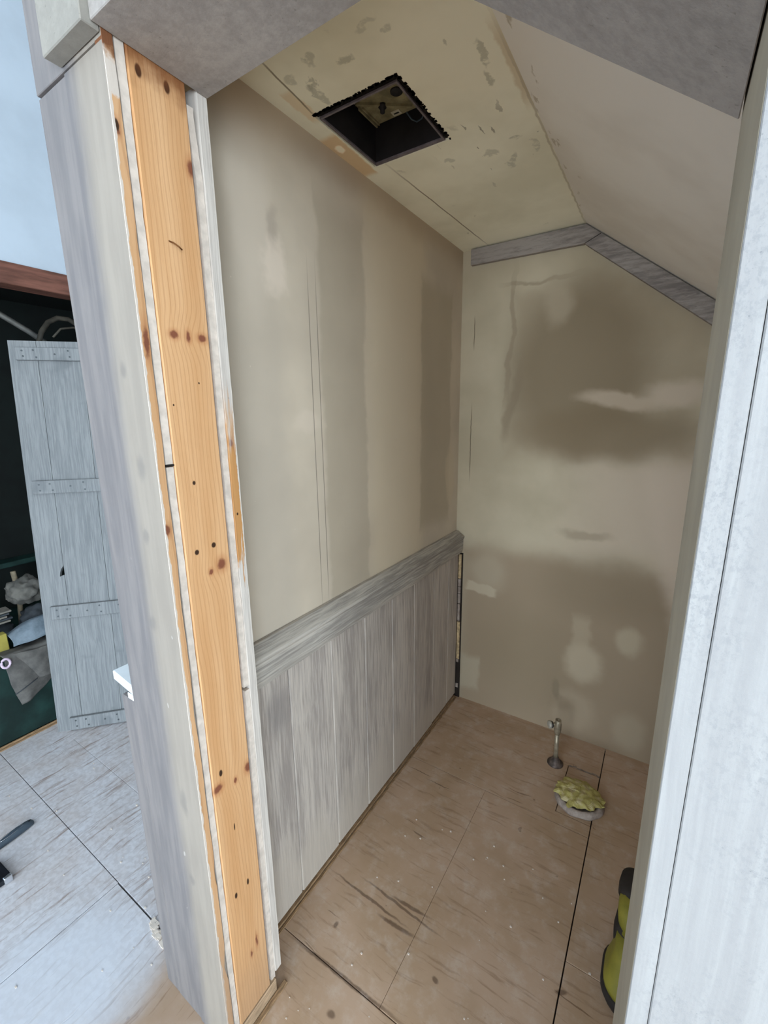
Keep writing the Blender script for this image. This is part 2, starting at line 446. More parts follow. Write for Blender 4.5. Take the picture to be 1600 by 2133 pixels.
def M_white_wall():
    t, c, f, g = M_wash('sanded_white_boards', (204, 207, 210), (222, 226, 228), 'z', .5)
    k, _ = t.noise(t.scale(t.P, (1, 1, .7)), 240, 5, .75)
    k2, _ = t.noise(t.scale(t.P, (2, 2, .8)), 7, 4)
    c = t.mix(t.math('MULTIPLY', t.math('MULTIPLY', t.mr(k, .46, .62), t.mr(k2, .40, .62)), .55), c, lin((178, 184, 190)))
    sp, _ = t.noise(t.P, 330, 2)
    c = t.mix(t.math('MULTIPLY', t.math('MULTIPLY', t.mr(sp, .70, .76), t.mr(k2, .45, .6)), .5), c, lin((140, 148, 154)))
    return t.fin(c, k, .35, .0012)


# ---- plywood floor: warm ply, grain along x in the alcove and along y outside; sanding dust outside
def M_floor(name, axis):
    t = NT(name, 0.8)
    s = {'x': (3.0, 40, 1), 'y': (40, 3.0, 1)}[axis]
    wv = t.vm('ADD', t.P, t.vm('MULTIPLY', t.vm('SUBTRACT', t.noise(t.P, 5, 3)[1], (.5, .5, .5)), (.05, .05, 0)))
    f, _ = t.noise(t.scale(wv, s), 1.8, 6, .65)
    g, _ = t.noise(t.P, 3.2, 4)
    c = t.mix(t.mr(g, .35, .65), lin((158, 129, 101)), lin((171, 142, 117)))
    c = t.mix(t.math('MULTIPLY', t.mr(f, .54, .66), .5), c, lin((124, 94, 68)))
    s2 = {'x': (1.2, 22, 1), 'y': (22, 1.2, 1)}[axis]
    h, _ = t.noise(t.scale(wv, s2), 2.6, 3, .5)
    c = t.mix(t.math('MULTIPLY', t.mr(h, .69, .72), .65), c, lin((96, 68, 46)))
    k, _ = t.noise(t.vm('ADD', t.P, (4, 9, 0)), 26, 2)
    c = t.mix(t.math('MULTIPLY', t.mr(k, .72, .76), .55), c, lin((92, 66, 46)))
    if axis == 'x':
        w2 = t.warp(.012, 30.)
        for (x, y, a, b, r) in [(.20, .475, .13, .004, -2), (.32, .455, .06, .006, 3), (.30, .51, .13, .004, -3), (.33, .525, .06, .005, 4), (.10, 1.02, .05, .002, 0), (.20, 1.0, .05, .002, 0),
                                (.25, .268, .17, .006, 2), (.78, .56, .016, .006, 30), (.48, .40, .009, .006, 0), (.28, .19, .012, .008, 0), (.16, .36, .006, .010, 0)]:
            c = t.mix(t.math('MULTIPLY', t.ell(w2, (x, y, 0), (a, b, BIG), rot=(0, 0, math.radians(r)), soft=.4), .7), c, lin((80, 58, 42)))
    # sanding dust
    x, y, z = t.sep(t.P)
    d, _ = t.noise(t.P, 7, 6, .65)
    dm = t.math('MULTIPLY', t.mr(t.math('ADD', x, t.math('MULTIPLY', t.math('SUBTRACT', d, .5), .25)), -.12, -.30), t.mr(d, .2, .75, .55, .95))
    dcol = t.mix(t.mr(t.noise(t.P, 60, 3)[0], .4, .6), lin((196, 191, 189)), lin((210, 206, 204)))
    c2 = t.mix(t.mr(t.math('ADD', f, 0), .52, .68), dcol, lin((150, 133, 124)))
    c = t.mix(dm, c, c2)
    # a paler heap of dust brushed up near the wall corner
    hp = t.ell(t.warp(.15, 8.), (-.40, -.22, 0), (.22, .26, BIG), soft=.4)
    c = t.mix(t.math('MULTIPLY', hp, .55), c, lin((208, 208, 209)))
    thin, _ = t.noise(t.P, 14, 5, .7)
    c = t.mix(t.math('MULTIPLY', t.mr(thin, .45, .75), .22), c, lin((206, 194, 182)))
    return t.fin(c, t.math('SUBTRACT', thin, t.mr(h, .69, .72)), .25, .0015)


def M_cloth(name, a, b, scale=18):
    t = NT(name, 0.95, False)
    f, _ = t.noise(t.P, scale, 5, .6)
    wv, _ = t.noise(t.P, 260, 2)
    c = t.mix(t.mr(f, .3, .7), lin(a), lin(b))
    return t.fin(c, wv, .3, .001)


MAT = dict(
    wall_left=M_wall_left(), wall_back=M_wall_back(), ceiling=M_ceiling(), slope=M_slope(),
    header=M_sanded('sanded_grey_header_paint', (132, 129, 128), (152, 149, 147), 70.0),
    header_front=M_sanded('pale_grey_lintel_paint', (160, 161, 159), (174, 175, 172), 60.0),
    trim=M_sanded('sanded_grey_trim_paint', (126, 121, 120), (168, 163, 160), 14.0, (1, 6, 6), True, (.38, .62)),
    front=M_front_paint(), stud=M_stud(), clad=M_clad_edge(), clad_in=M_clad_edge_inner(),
    panel=M_panel(), rail=M_rail(), door=M_door(), white=M_white_wall(),
    reveal=M_plain('grey_lining_paint', (136, 132, 124), .75, .05, 8, True),
    floor_x=M_floor('plywood_floor_alcove', 'x'), floor_y=M_floor('dusty_plywood_floor', 'y'),
    pboard=M_plain('broken_plasterboard_edge', (228, 218, 208), .95, .06, 50, True),
    soot=M_plain('black_insulation_edge', (20, 16, 12), .95, .15, 60, True),
    dark=M_plain('dark_cavity', (40, 33, 28), .95, .1, 20, True),
    rawgap=M_plain('raw_batten_edge', (176, 152, 116), .9, .2, 60, True),
    strip=M_plain('raw_brown_floor_strip', (146, 118, 88), .85, .22, 30, True, 0, (10, 1, 10)),
    sole=M_plain('dusty_sole_plate', (168, 142, 114), .85, .15, 30, True, 0, (10, 1, 10)),
    room_white=M_plain('white_room_wall', (212, 222, 231), .85, .03, 4, True),
    plain_white=M_plain('plain_white_wall', (232, 233, 232), .85, .02, 4, True),
    beam=M_plain('red_brown_beam', (112, 74, 62), .7, .18, 6, True, 0, (8, 1, 8)),
    green=M_plain('dark_green_paint', (22, 47, 43), .6, .25, 7, True),
    black_green=M_plain('dark_cupboard_paint', (7, 15, 13), .8, .2, 8, True),
    screw=M_plain('dull_screw_head', (74, 78, 80), .5, .1, 40, False, .6),
    nail=M_plain('rusty_nail', (104, 66, 34), .5, .1, 60, False, .7),
    black_metal=M_plain('black_staple', (34, 32, 30), .5, .05, 40),
    white_gloss=M_plain('white_gloss_sill', (232, 238, 242), .35, .02, 10),
    duct=M_plain('dark_housing_plastic', (38, 36, 38), .6, .1, 20),
    ductrim=M_plain('grey_housing_rim', (112, 104, 108), .6, .12, 30),
    galv=M_plain('dusty_fan_plate', (150, 142, 112), .6, .18, 26, False, .3),
    label=M_plain('paper_label', (190, 184, 164), .8, .03, 20),
    wire=M_plain('blue_grey_wire', (70, 86, 98), .5, .05, 20),
    pipe=M_plain('tarnished_chrome_pipe', (150, 138, 118), .42, .15, 40, False, .45),
    flange=M_plain('grimy_pipe_flange', (92, 80, 74), .6, .25, 50, False, .4),
    knob=M_plain('pale_valve_knob', (168, 162, 150), .5, .08, 30, False, .3),
    mortar=M_sanded('rough_mortar_collar', (128, 114, 104), (168, 154, 144), 60, (1, 1, 1), False),
    lime=M_plain('lime_plastic', (128, 120, 46), .5, .08, 20),
    grip=M_plain('dark_rubber_grip', (44, 38, 34), .75, .12, 30),
    slate=M_plain('slate_plastic_handle', (62, 72, 82), .45, .08, 20),
    black=M_plain('black_plastic', (22, 24, 30), .45, .1, 20),
    steel=M_plain('bright_steel', (214, 216, 220), .25, .03, 20, False, .9),
    tube=M_plain('grey_metal_tube', (120, 120, 116), .4, .1, 20, False, .6),
    hose=M_plain('dark_ribbed_hose', (62, 58, 50), .7, .2, 20),
    trousers=M_cloth('dark_grey_fabric', (78, 76, 74), (104, 101, 97)),
    sack=M_cloth('grey_brown_fabric', (64, 63, 60), (104, 101, 95), 12),
    jeans=M_cloth('blue_grey_fabric', (84, 96, 106), (124, 136, 146), 14),
    darkcloth=M_cloth('near_black_fabric', (42, 46, 52), (70, 74, 78), 14),
    yellow=M_plain('yellow_card', (158, 146, 70), .7, .05, 20),
    pink=M_plain('pink_white_plastic', (208, 186, 204), .5, .08, 40),
    paper=M_plain('grey_paper', (128, 122, 114), .8, .12, 30),
    stick=M_plain('weathered_stick', (132, 120, 100), .8, .15, 30),
)


def M_yellow_foil():
    t = NT('crumpled_yellow_tape', 0.55, False)
    f, _ = t.noise(t.P, 30, 4)
    g, _ = t.noise(t.P, 90, 3)
    x, y, z = t.sep(t.P)
    c = t.mix(t.mr(t.math('ADD', f, t.math('MULTIPLY', t.vm('LENGTH', t.comb(x, y, 0.0)), -2.5)), .32, .50), lin((168, 156, 92)), lin((186, 172, 130)))
    c = t.mix(t.math('MULTIPLY', t.mr(g, .62, .68), .4), c, lin((132, 120, 66)))
    return t.fin(c, f, .3, .003)


MAT['foil'] = M_yellow_foil()

# ------------------------------------------------------------------ mesh helpers


def wloc(p):
    v = Vector((0, 0, 0))
    while p is not None:
        v += Vector(p.location); p = p.parent
    return v


def tag(o, label=None, cat=None, group=None, kind=None):
    if label: o['label'] = label
    if cat: o['category'] = cat
    if group: o['group'] = group
    if kind: o['kind'] = kind
    return o


def link(name, me, mat, parent=None, local=False, smooth=False):
    o = bpy.data.objects.new(name, me)
    COL.objects.link(o)
    if mat is not None:
        me.materials.append(MAT[mat] if isinstance(mat, str) else mat)
    if parent is not None:
        o.parent = parent
        if not local:
            me.transform(Matrix.Translation(-wloc(parent)))
    if smooth:
        for p in me.polygons: p.use_smooth = True
    return o


def from_bm(name, bm, mat, parent=None, local=False, smooth=False):
    bmesh.ops.recalc_face_normals(bm, faces=bm.faces)
    me = bpy.data.meshes.new(name)
    bm.to_mesh(me); bm.free()
    return link(name, me, mat, parent, local, smooth)


def empty(name, loc, parent=None):
    o = bpy.data.objects.new(name, None)
    COL.objects.link(o)
    o.empty_display_size = 0.1
    o.location = loc
    if parent is not None:
        o.parent = parent
        o.location = Vector(loc) - wloc(parent)
    return o


def add_box(bm, x0, x1, y0, y1, z0, z1):
    v = [bm.verts.new((x, y, z)) for x in (x0, x1) for y in (y0, y1) for z in (z0, z1)]
    for q in ((0, 1, 3, 2), (4, 6, 7, 5), (0, 4, 5, 1), (2, 3, 7, 6), (0, 2, 6, 4), (1, 5, 7, 3)):
        bm.faces.new([v[i] for i in q])
    return v


def box(name, x0, x1, y0, y1, z0, z1, mat, parent=None, bevel=0.0, local=False):
    bm = bmesh.new()
    add_box(bm, x0, x1, y0, y1, z0, z1)
    if bevel:
        bmesh.ops.bevel(bm, geom=list(bm.edges), offset=bevel, segments=1, affect='EDGES')
    return from_bm(name, bm, mat, parent, local)


def add_prism(bm, pts, vec):
    vec = Vector(vec)
    a = [bm.verts.new(p) for p in pts]
    b = [bm.verts.new(Vector(p) + vec) for p in pts]
    bm.faces.new(a); bm.faces.new(b[::-1])
    n = len(a)
    for i in range(n):
        bm.faces.new((a[i], b[i], b[(i + 1) % n], a[(i + 1) % n]))


def prism(name, pts, vec, mat, parent=None, bevel=0.0, local=False):
    bm = bmesh.new()
    add_prism(bm, pts, vec)
    if bevel:
        bmesh.ops.bevel(bm, geom=list(bm.edges), offset=bevel, segments=1, affect='EDGES')
    return from_bm(name, bm, mat, parent, local)


def ragged(name, y0, y1, z0, z1, x0, x1, mat, parent, amp0, amp1, n=90, seed=0, notch=()):
    """vertical strip seen end-on: both long edges broken and uneven"""
    bm = bmesh.new()
    rows = []
    for i in range(n + 1):
        z = z0 + (z1 - z0) * i / n
        a = mnoise.noise((seed, z * 5.0, 0)) * amp0 * 1.2 + mnoise.noise((seed, z * 45.0, 7)) * amp0 * .7
        b = mnoise.noise((seed + 9, z * 6.0, 0)) * amp1 * 1.2 + mnoise.noise((seed + 9, z * 50.0, 7)) * amp1 * .7
        for (nz, nh, d0, d1) in notch:
            k = max(0.0, 1 - abs(z - nz) / nh)
            a += d0 * k; b += d1 * k
        dx = mnoise.noise((seed + 4, z * 30.0, 3)) * .0012
        rows.append([bm.verts.new(p) for p in ((x0, y0 + a, z), (x1 + dx, y0 + a, z), (x1 + dx, y1 + b, z), (x0, y1 + b, z))])
    for r, s in zip(rows, rows[1:]):
        for k in range(4):
            bm.faces.new((r[k], r[(k + 1) % 4], s[(k + 1) % 4], s[k]))
    bm.faces.new(rows[0][::-1]); bm.faces.new(rows[-1])
    return from_bm(name, bm, mat, parent)


def add_tube(bm, path, r, seg=10, cap=True):
    path = [Vector(p) for p in path]
    rad = r if isinstance(r, (list, tuple)) else [r] * len(path)
    rings = []
    ref = Vector((0.123, 0.37, 0.92)).normalized()
    for i, p in enumerate(path):
        t = (path[min(i + 1, len(path) - 1)] - path[max(i - 1, 0)]).normalized()
        a = t.cross(ref)
        if a.length < 1e-3: a = t.cross(Vector((1, 0, 0)))
        a.normalize(); b = t.cross(a)
        rings.append([bm.verts.new(p + (a * math.cos(2 * math.pi * k / seg) + b * math.sin(2 * math.pi * k / seg)) * rad[i]) for k in range(seg)])
    for u, v in zip(rings, rings[1:]):
        for k in range(seg):
            bm.faces.new((u[k], u[(k + 1) % seg], v[(k + 1) % seg], v[k]))
    if cap:
        bm.faces.new(rings[0][::-1]); bm.faces.new(rings[-1])


def tube(name, path, r, mat, parent=None, seg=10, local=False, smooth=True):
    bm = bmesh.new(); add_tube(bm, path, r, seg)
    return from_bm(name, bm, mat, parent, local, smooth)


def lathe(name, c, prof, mat, parent=None, seg=24, axis=(0, 0, 1), smooth=True, sx=1.0, sy=1.0):
    """profile (r, h) turned about an axis through c"""
    ax = Vector(axis).normalized()
    a = ax.cross(Vector((0, 1, 0)) if abs(ax.y) < .9 else Vector((1, 0, 0))).normalized()
    b = ax.cross(a)
    bm = bmesh.new(); rings = []
    for (r, h) in prof:
        rings.append([bm.verts.new(Vector(c) + ax * h + (a * math.cos(2 * math.pi * k / seg) * sx + b * math.sin(2 * math.pi * k / seg) * sy) * r) for k in range(seg)])
    for u, v in zip(rings, rings[1:]):
        for k in range(seg):
            bm.faces.new((u[k], u[(k + 1) % seg], v[(k + 1) % seg], v[k]))
    bm.faces.new(rings[0][::-1]); bm.faces.new(rings[-1])
    return from_bm(name, bm, mat, parent, False, smooth)


S_ = dict(kind='structure')


def struct(o, label):
    return tag(o, label, None, None, 'structure')


# key dimensions (metres): alcove left wall x=0, back wall y=1.595, floor z=0
D = 1.595; HC = 2.25; XR = .511; SL = .759; XS = .12; TJ = .173; HH = 2.08; XJ = .886; XR2 = .524
ROOM_T = 3.6


def zs(x): return HC - SL * (x - XR)


# ================================================================== FLOOR
floor = box('floor', -2.4, 3.6, -5.6, 2.3, -.08, -.012, 'dark')
struct(floor, 'plywood sheet floor, dusty outside and brown inside the alcove')
sheets = [(-1.655, -.545, -5.5, .06, 'floor_y'), (-.5425, 3.5, -5.5, .058, 'floor_y'),
          (-1.655, -1.44, .0625, 2.2, 'floor_y'), (-1.4375, -.0, .0625, .29, 'floor_y'), (-1.4375, -.0, .2912, 2.2, 'floor_y'),
          (.0, 1.5, .0605, .266, 'floor_x'), (.0, .380, .2685, 1.075, 'floor_x'), (.3808, .774, .2685, 1.075, 'floor_x'),
          (.7775, 1.5, .2685, .640, 'floor_x'), (.7775, 1.5, .6415, 1.6, 'floor_x'),
          (.6500, .7735, 1.1325, 1.3985, 'floor_x')]
for (a, b, c, d, m) in sheets:
    box('plywood_sheet', a, b, c, d, -.012, random.uniform(-.0006, .0004), m, floor, .0008)
prism('plywood_sheet', [(0, 1.077, -.012), (.774, 1.077, -.012), (.774, 1.129, -.012), (.647, 1.129, -.012), (.647, 1.402, -.012), (.774, 1.402, -.012), (.774, 1.6, -.012), (0, 1.6, -.012)], (0, 0, .012), 'floor_x', floor)
# rough chipped filler along the cut edge beside the waste pipe
bm = bmesh.new()
for i in range(16):
    x = .655 + i * .0076; y = 1.402 + random.uniform(-.004, .004)
    s = random.uniform(.003, .006)
    add_box(bm, x - s, x + s, y - s * .5, y + s * .5, -.003, random.uniform(.0015, .004))
ch = from_bm('filler_crumbs', bm, 'mortar', floor); ch['kind'] = 'stuff'
# plaster crumbs by the left wall corner
bm = bmesh.new()
for i in range(46):
    k = i / 45.0
    x = -.335 + .10 * k + random.uniform(-.008, .008); y = .060 - .012 * k + random.uniform(-.012, .006)
    s = random.uniform(.003, .007)
    add_box(bm, x - s, x + s, y - s, y + s, -.002, random.uniform(.002, .005))
for i in range(60):
    x = random.uniform(.15, .85); y = random.uniform(.02, .9) ** 1.3
    s = random.uniform(.0012, .003)
    add_box(bm, x - s, x + s, y - s * .7, y + s * .7, -.001, s)
for i in range(40):
    x = random.uniform(-1.3, -.2); y = random.uniform(-.4, .4)
    s = random.uniform(.0012, .003)
    add_box(bm, x - s, x + s * 1.6, y - s * .7, y + s * .7, -.001, s)
ch = from_bm('plaster_crumbs', bm, 'pboard', floor); ch['kind'] = 'stuff'

# ================================================================== ALCOVE SHELL
wl = box('wall_left', -.095, 0, .16, 1.75, -.012, ROOM_T, 'wall_left')
struct(wl, 'patchy plastered left wall of the alcove with two pencil lines')
wb = box('wall_back', -.0, 1.7, D, D + .1, -.012, 2.6, 'wall_back')
struct(wb, 'bare patchy plaster wall at the back of the alcove')
wr = box('wall_right', 1.45, 1.55, .10, D, -.012, 2.3, 'slope')
struct(wr, 'plain plaster wall on the right inside the alcove')

# flat ceiling with the square fan opening
hx0, hx1, hy0, hy1 = .052, .290, .536, .808
bm = bmesh.new()
for (a, b, c, d) in ((0, XR, .1, hy0), (0, XR, hy1, D), (0, hx0, hy0, hy1), (hx1, XR, hy0, hy1)):
    add_box(bm, a, b, c, d, HC, HC + .022)
ce = from_bm('ceiling', bm, 'ceiling')
struct(ce, 'flat cream ceiling with scraped marks and a square hole')
bm = bmesh.new()
for i in range(240):
    k = random.random()
    if random.random() < .55:
        x = hx0 + (hx1 - hx0) * k; y = hy0 + random.uniform(-.0025, .003)
    else:
        y = hy0 + (hy1 - hy0) * k; x = hx1 + random.uniform(-.003, .0025)
    q = random.uniform(.0015, .004)
    add_box(bm, x - q, x + q, y - q, y + q, HC - .0006, HC + .02)
o = from_bm('torn_insulation', bm, 'soot', ce); o['kind'] = 'stuff'
sl = prism('ceiling_slope', [(XR, .1, HC), (1.5, .1, zs(1.5)), (1.5, .1, zs(1.5) + .03), (XR, .1, HC + .022)], (0, D - .1, 0), 'slope')
struct(sl, 'sloping plaster ceiling under the stairs')

# back trims below the ceiling
TRX = .045
t1 = prism('trim_1', [(TRX, D, HC - .0045), (XR + .0, D, HC - .0045), (XR + .055, D, zs(XR + .055) - .0055), (XR - .002, D, HC - .073), (TRX, D, HC - .068)], (0, -.020, 0), 'trim', None, .001)
struct(t1, 'grey trim board under the flat ceiling on the back wall')
ex = 1.4
t2 = prism('trim_2', [(XR + .058, D, zs(XR + .058) - .0055), (ex, D, zs(ex) - .0055), (ex, D, zs(ex) - .094), (XR + .012, D, HC - .083), (XR + .002, D, HC - .074)], (0, -.022, 0), 'trim', None, .001)
struct(t2, 'grey trim board running down under the sloping ceiling')

# ================================================================== FRONT WALL, LEFT OF THE OPENING
wf = empty('wall_front', (0, 0, 0))
struct(wf, 'grey painted wall end left of the opening with its pine stud laid bare')
box('wall_core', -.094, .030, .017, .170, 0, ROOM_T, 'dark', wf)
box('front_board', -.100, -.0015, 0.0022, .016, 0, 2.068, 'front', wf, .0012)
box('front_board', .0, .1195, 0.0, .016, 0, 2.068, 'front', wf, .0010)
box('upper_front_board', -.100, .1195, 0.0, .016, 2.0715, ROOM_T, 'front', wf, .0010)
ragged('cladding_edge', .0006, .0158, .0, 2.09, .100, .1206, 'clad', wf, .0003, .0016, 90, 3, ((.28, .05, 0, -.006), (.55, .04, 0, -.003), (.95, .12, 0, -.004), (1.2, .1, 0, -.003)))
ragged('plasterboard', .0195, .0325, .045, 1.452, .04, .1175, 'pboard', wf, .0007, .0008, 70, 11)
ragged('plasterboard', .0190, .0325, 1.457, 2.09, .04, .1180, 'pboard', wf, .0006, .0008, 40, 14)
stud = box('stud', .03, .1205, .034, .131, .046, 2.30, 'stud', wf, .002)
ragged('plasterboard', .1395, .1522, .030, .93, .05, .1165, 'pboard', wf, .0015, .0006, 70, 21, ((.58, .05, -.006, 0), (.86, .03, -.004, 0)))
ragged('plasterboard', .1385, .1522, .94, 2.055, .05, .1160, 'pboard', wf, .0016, .0006, 80, 24, ((1.34, .04, -.003, 0), (2.04, .10, -.006, -.007)))
ragged('inner_cladding_edge', .1530, .1722, .062, 2.09, .05, .1200, 'clad_in', wf, .0004, .0006, 80, 31)
box('sole_plate', .02, .1235, .030, .150, 0, .044, 'sole', wf, .002)
box('threshold_strip', .1245, .137, .0, .175, 0, .007, 'strip', wf, .001)
# bent nail and black staple in the stud wall end
tube('nail', [(.118, .070, 1.829), (.127, .074, 1.825), (.131, .081, 1.820), (.132, .086, 1.816)], .0012, 'nail', stud, 6)
box('staple', .1165, .1195, .0185, .0335, 1.4535, 1.4565, 'black_metal', wf)
# lintel board over the left end
box('lintel_board', -.002, .1190, -.026, -.0005, 2.075, 2.62, 'header_front', wf, .0015)
# panelling end and white sill of the room on the left
pe = box('panel_end', -.156, -.1012, 0.003, 1.55, 0, .905, 'front', wf, .002)
sill = prism('trim_3', [(-.215, .016, .940), (-.1015, .006, .940), (-.1015, 1.55, .940), (-.215, 1.55, .940)], (0, 0, -.024), 'white_gloss', None, .002)
struct(sill, 'white sill capping the panelling left of the grey wall end')
box('sill_drip', -.128, -.1016, .0045, .0065, .897, .918, 'white_gloss', sill, 0)

# header across the opening: flat, then sloping
hd = empty('wall_header', (0, 0, 0))
struct(hd, 'sanded grey header over the opening, flat at left and sloping at right')
prism('header_soffit', [(XS + .001, -.014, HH), (XR2, -.014, HH), (XR2, -.014, HH + .5), (XS + .001, -.014, HH + .5)], (0, TJ + .014, 0), 'header', hd, .0012)
xe = XJ - .0018
prism('sloping_soffit', [(XR2, -.014, HH), (xe, -.014, HH - SL * (xe - XR2)), (xe, -.014, HH + .5), (XR2, -.014, HH + .5)], (0, TJ + .014, 0), 'header', hd, .0012)
box('wall_above', .121, 3.6, .0, .15, HH + .49, ROOM_T, 'plain_white', hd)

# ================================================================== FRONT WALL, RIGHT OF THE OPENING
wj = empty('wall_front_right', (0, 0, 0))
struct(wj, 'sanded white board wall and grey lining at the right of the opening')
box('door_lining', XJ, .9035, -.030, TJ, 0, 2.55, 'reveal', wj, .0008)
box('lining_edge', XJ + .0004, .9035, -.034, -.0302, 0, 2.55, 'white', wj, .0008)
xb = .90405
for wd in (.30,) * 9:
    box('wall_board', xb, xb + wd - .0015, -.0343, .14, 0, ROOM_T, 'white', wj, .0010)
    xb += wd

# ================================================================== PANELLING AND DADO ON THE LEFT WALL
pan = empty('wall_panelling', (0.0, .173, 0))
struct(pan, 'whitewashed vertical board panelling low on the left wall')
ys = [.176, .365, .553, .742, .929, 1.110, 1.300, 1.468, 1.583]
for i, (a, b) in enumerate(zip(ys, ys[1:])):
    zb = .022 + random.uniform(-.003, .004)
    bm = bmesh.new()
    g = .0016
    x1 = .020 + random.uniform(-.0008, .0008)
    pts = [(.004, a + g * .5, zb), (x1 - .003, a + g * .5, zb), (x1, a + g * .5 + .003, zb), (x1, b - g * .5 - .003, zb), (x1 - .003, b - g * .5, zb), (.004, b - g * .5, zb)]
    add_prism(bm, pts, (0, 0, .88 - zb))
    from_bm('panel_board', bm, 'panel', pan)
# base strip of raw timber under the boards
box('base_strip', .006, .0225, .176, 1.580, 0.0, .010, 'strip', pan, .001)
box('base_strip', .0255, .0325, .20, 1.580, 0.0, .0045, 'strip', pan, .0008)
# dark slot between the boards and the back wall, with raw pieces showing in it
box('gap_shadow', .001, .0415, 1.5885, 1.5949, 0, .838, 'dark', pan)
for (z0, z1, m, xa) in ((.70, .832, 'rawgap', .036), (.655, .697, 'mortar', .035), (.617, .652, 'mortar', .035), (.56, .614, 'mortar', .036), (.46, .556, 'mortar', .034), (.235, .456, 'rawgap', .037), (.215, .232, 'mortar', .033), (.06, .085, 'mortar', .034)):
    box('gap_filler_piece', .021, xa + random.uniform(-.001, .001), 1.5835, 1.5884, z0, z1, m, pan, .001)
dr = prism('trim_4', [(0.0, .176, .957), (.012, .176, .956), (.046, .176, .931), (.046, .176, .922), (.040, .176, .914), (.040, .176, .862), (.034, .176, .842), (.0215, .176, .838), (0, .176, .838)], (0, 1.4155, 0), 'rail', None, .001)
struct(dr, 'brush-painted grey dado rail capping the panelling')

# ================================================================== EXTRACTOR HOUSING IN THE CEILING HOLE
fan = empty('extractor_housing', (.17, .67, HC + .022))
tag(fan, 'dark square extractor fan housing recessed in the ceiling hole', 'fan housing')
fx0, fx1, fy0, fy1 = .058, .277, .556, .800
zt = HC + .24
rim = .004
for (a, b, c, d) in ((fx0, fx1, fy0, fy0 + .003), (fx0, fx1, fy1 - .003, fy1), (fx0, fx0 + .003, fy0 + .003, fy1 - .003), (fx1 - .003, fx1, fy0 + .003, fy1 - .003)):
    box('housing_wall', a, b, c, d, HC + .006, zt, 'duct', fan)
box('housing_top', fx0, fx1, fy0, fy1, zt, zt + .003, 'duct', fan)
for (a, b, c, d) in ((fx0 - .001, fx1 + .001, fy0 - .001, fy0 + rim), (fx0 - .001, fx1 + .001, fy1 - rim, fy1 + .006), (fx0 - .001, fx0 + rim, fy0 + rim, fy1 - rim), (fx1 - rim, fx1 + .001, fy0 + rim, fy1 - rim)):
    box('housing_rim', a, b, c, d, HC + .0008, HC + .0058, 'ductrim', fan, .0005)
zp = HC + .080
for (a, b, c, d) in ((hx0, hx1, hy0, fy0 - .0015), (fx1 + .0015, hx1, fy0 - .001, hy1)):
    box('insulation_packing', a, b, c, d, HC + .006, HC + .03, 'soot', fan)
mp = box('mounting_plate', .079, .218, fy0 + .004, .772, zp, zp + .005, 'galv', fan, .001)
prism('stiffening_rib', [(.084, .668, zp), (.089, .664, zp), (.206, .752, zp), (.202, .757, zp)], (0, 0, -.006), 'galv', mp)
box('stiffening_rib', .083, .087, .682, .770, zp - .008, zp - .0002, 'galv', mp)
box('stiffening_rib', .0905, .0935, .690, .770, zp - .005, zp - .0002, 'galv', mp)
box('stiffening_rib', .090, .214, .600, .606, zp - .006, zp - .0002, 'galv', mp)
lathe('cable_entry', (.196, .690, zp - .0035), [(.014, 0), (.016, .0015), (.016, .0033)], 'duct', mp, 18)
lathe('motor_spindle', (.140, .712, zp - .020), [(.003, 0), (.006, .002), (.006, .012), (.011, .014), (.011, .0198)], 'duct', mp, 12)
lb = box('rating_label', .143, .168, .748, .766, zp - .0016, zp - .0002, 'label', mp)
box('label_print', .148, .163, .7545, .7595, zp - .0021, zp - .00165, 'black', lb)
tube('wire', [(.180, .768, zp - .002), (.186, .786, zp - .012), (.200, .790, zp - .020), (.218, .786, zp - .020), (.232, .775, zp - .008), (.238, .765, zp + .03)], .0018, 'wire', fan, 8)

# ================================================================== WATER PIPE STUB
wp = empty('water_pipe_stub', (.595, 1.382, 0))
tag(wp, 'tarnished water pipe stub with valve rising from the alcove floor', 'pipe')
px, py = .595, 1.382
lathe('floor_flange', (px, py, 0), [(.034, 0), (.034, .004), (.028, .010), (.018, .022), (.013, .032), (.011, .034)], 'flange', wp, 24)
tube('pipe', [(px, py, .01), (px - .001, py, .08), (px - .002, py, .165)], .0098, 'pipe', wp, 16)
vb = lathe('valve_body', (px - .002, py, .150), [(.0105, 0), (.0135, .010), (.0150, .022), (.0150, .052), (.0125, .058), (.0125, .072), (.0085, .072), (.0080, .060)], 'pipe', wp, 20)
ax = Vector((-.80, -.55, .05)).normalized()
c0 = Vector((px - .002, py, .199))
lathe('knob_neck', c0 + ax * .010, [(.0085, 0), (.0085, .016)], 'pipe', vb, 14, ax)
lathe('valve_seal', c0 + ax * .0255, [(.0145, 0), (.0145, .005)], 'black', vb, 18, ax)
lathe('valve_knob', c0 + ax * .031, [(.0155, 0), (.0165, .003), (.0160, .010), (.010, .013)], 'knob', vb, 18, ax)

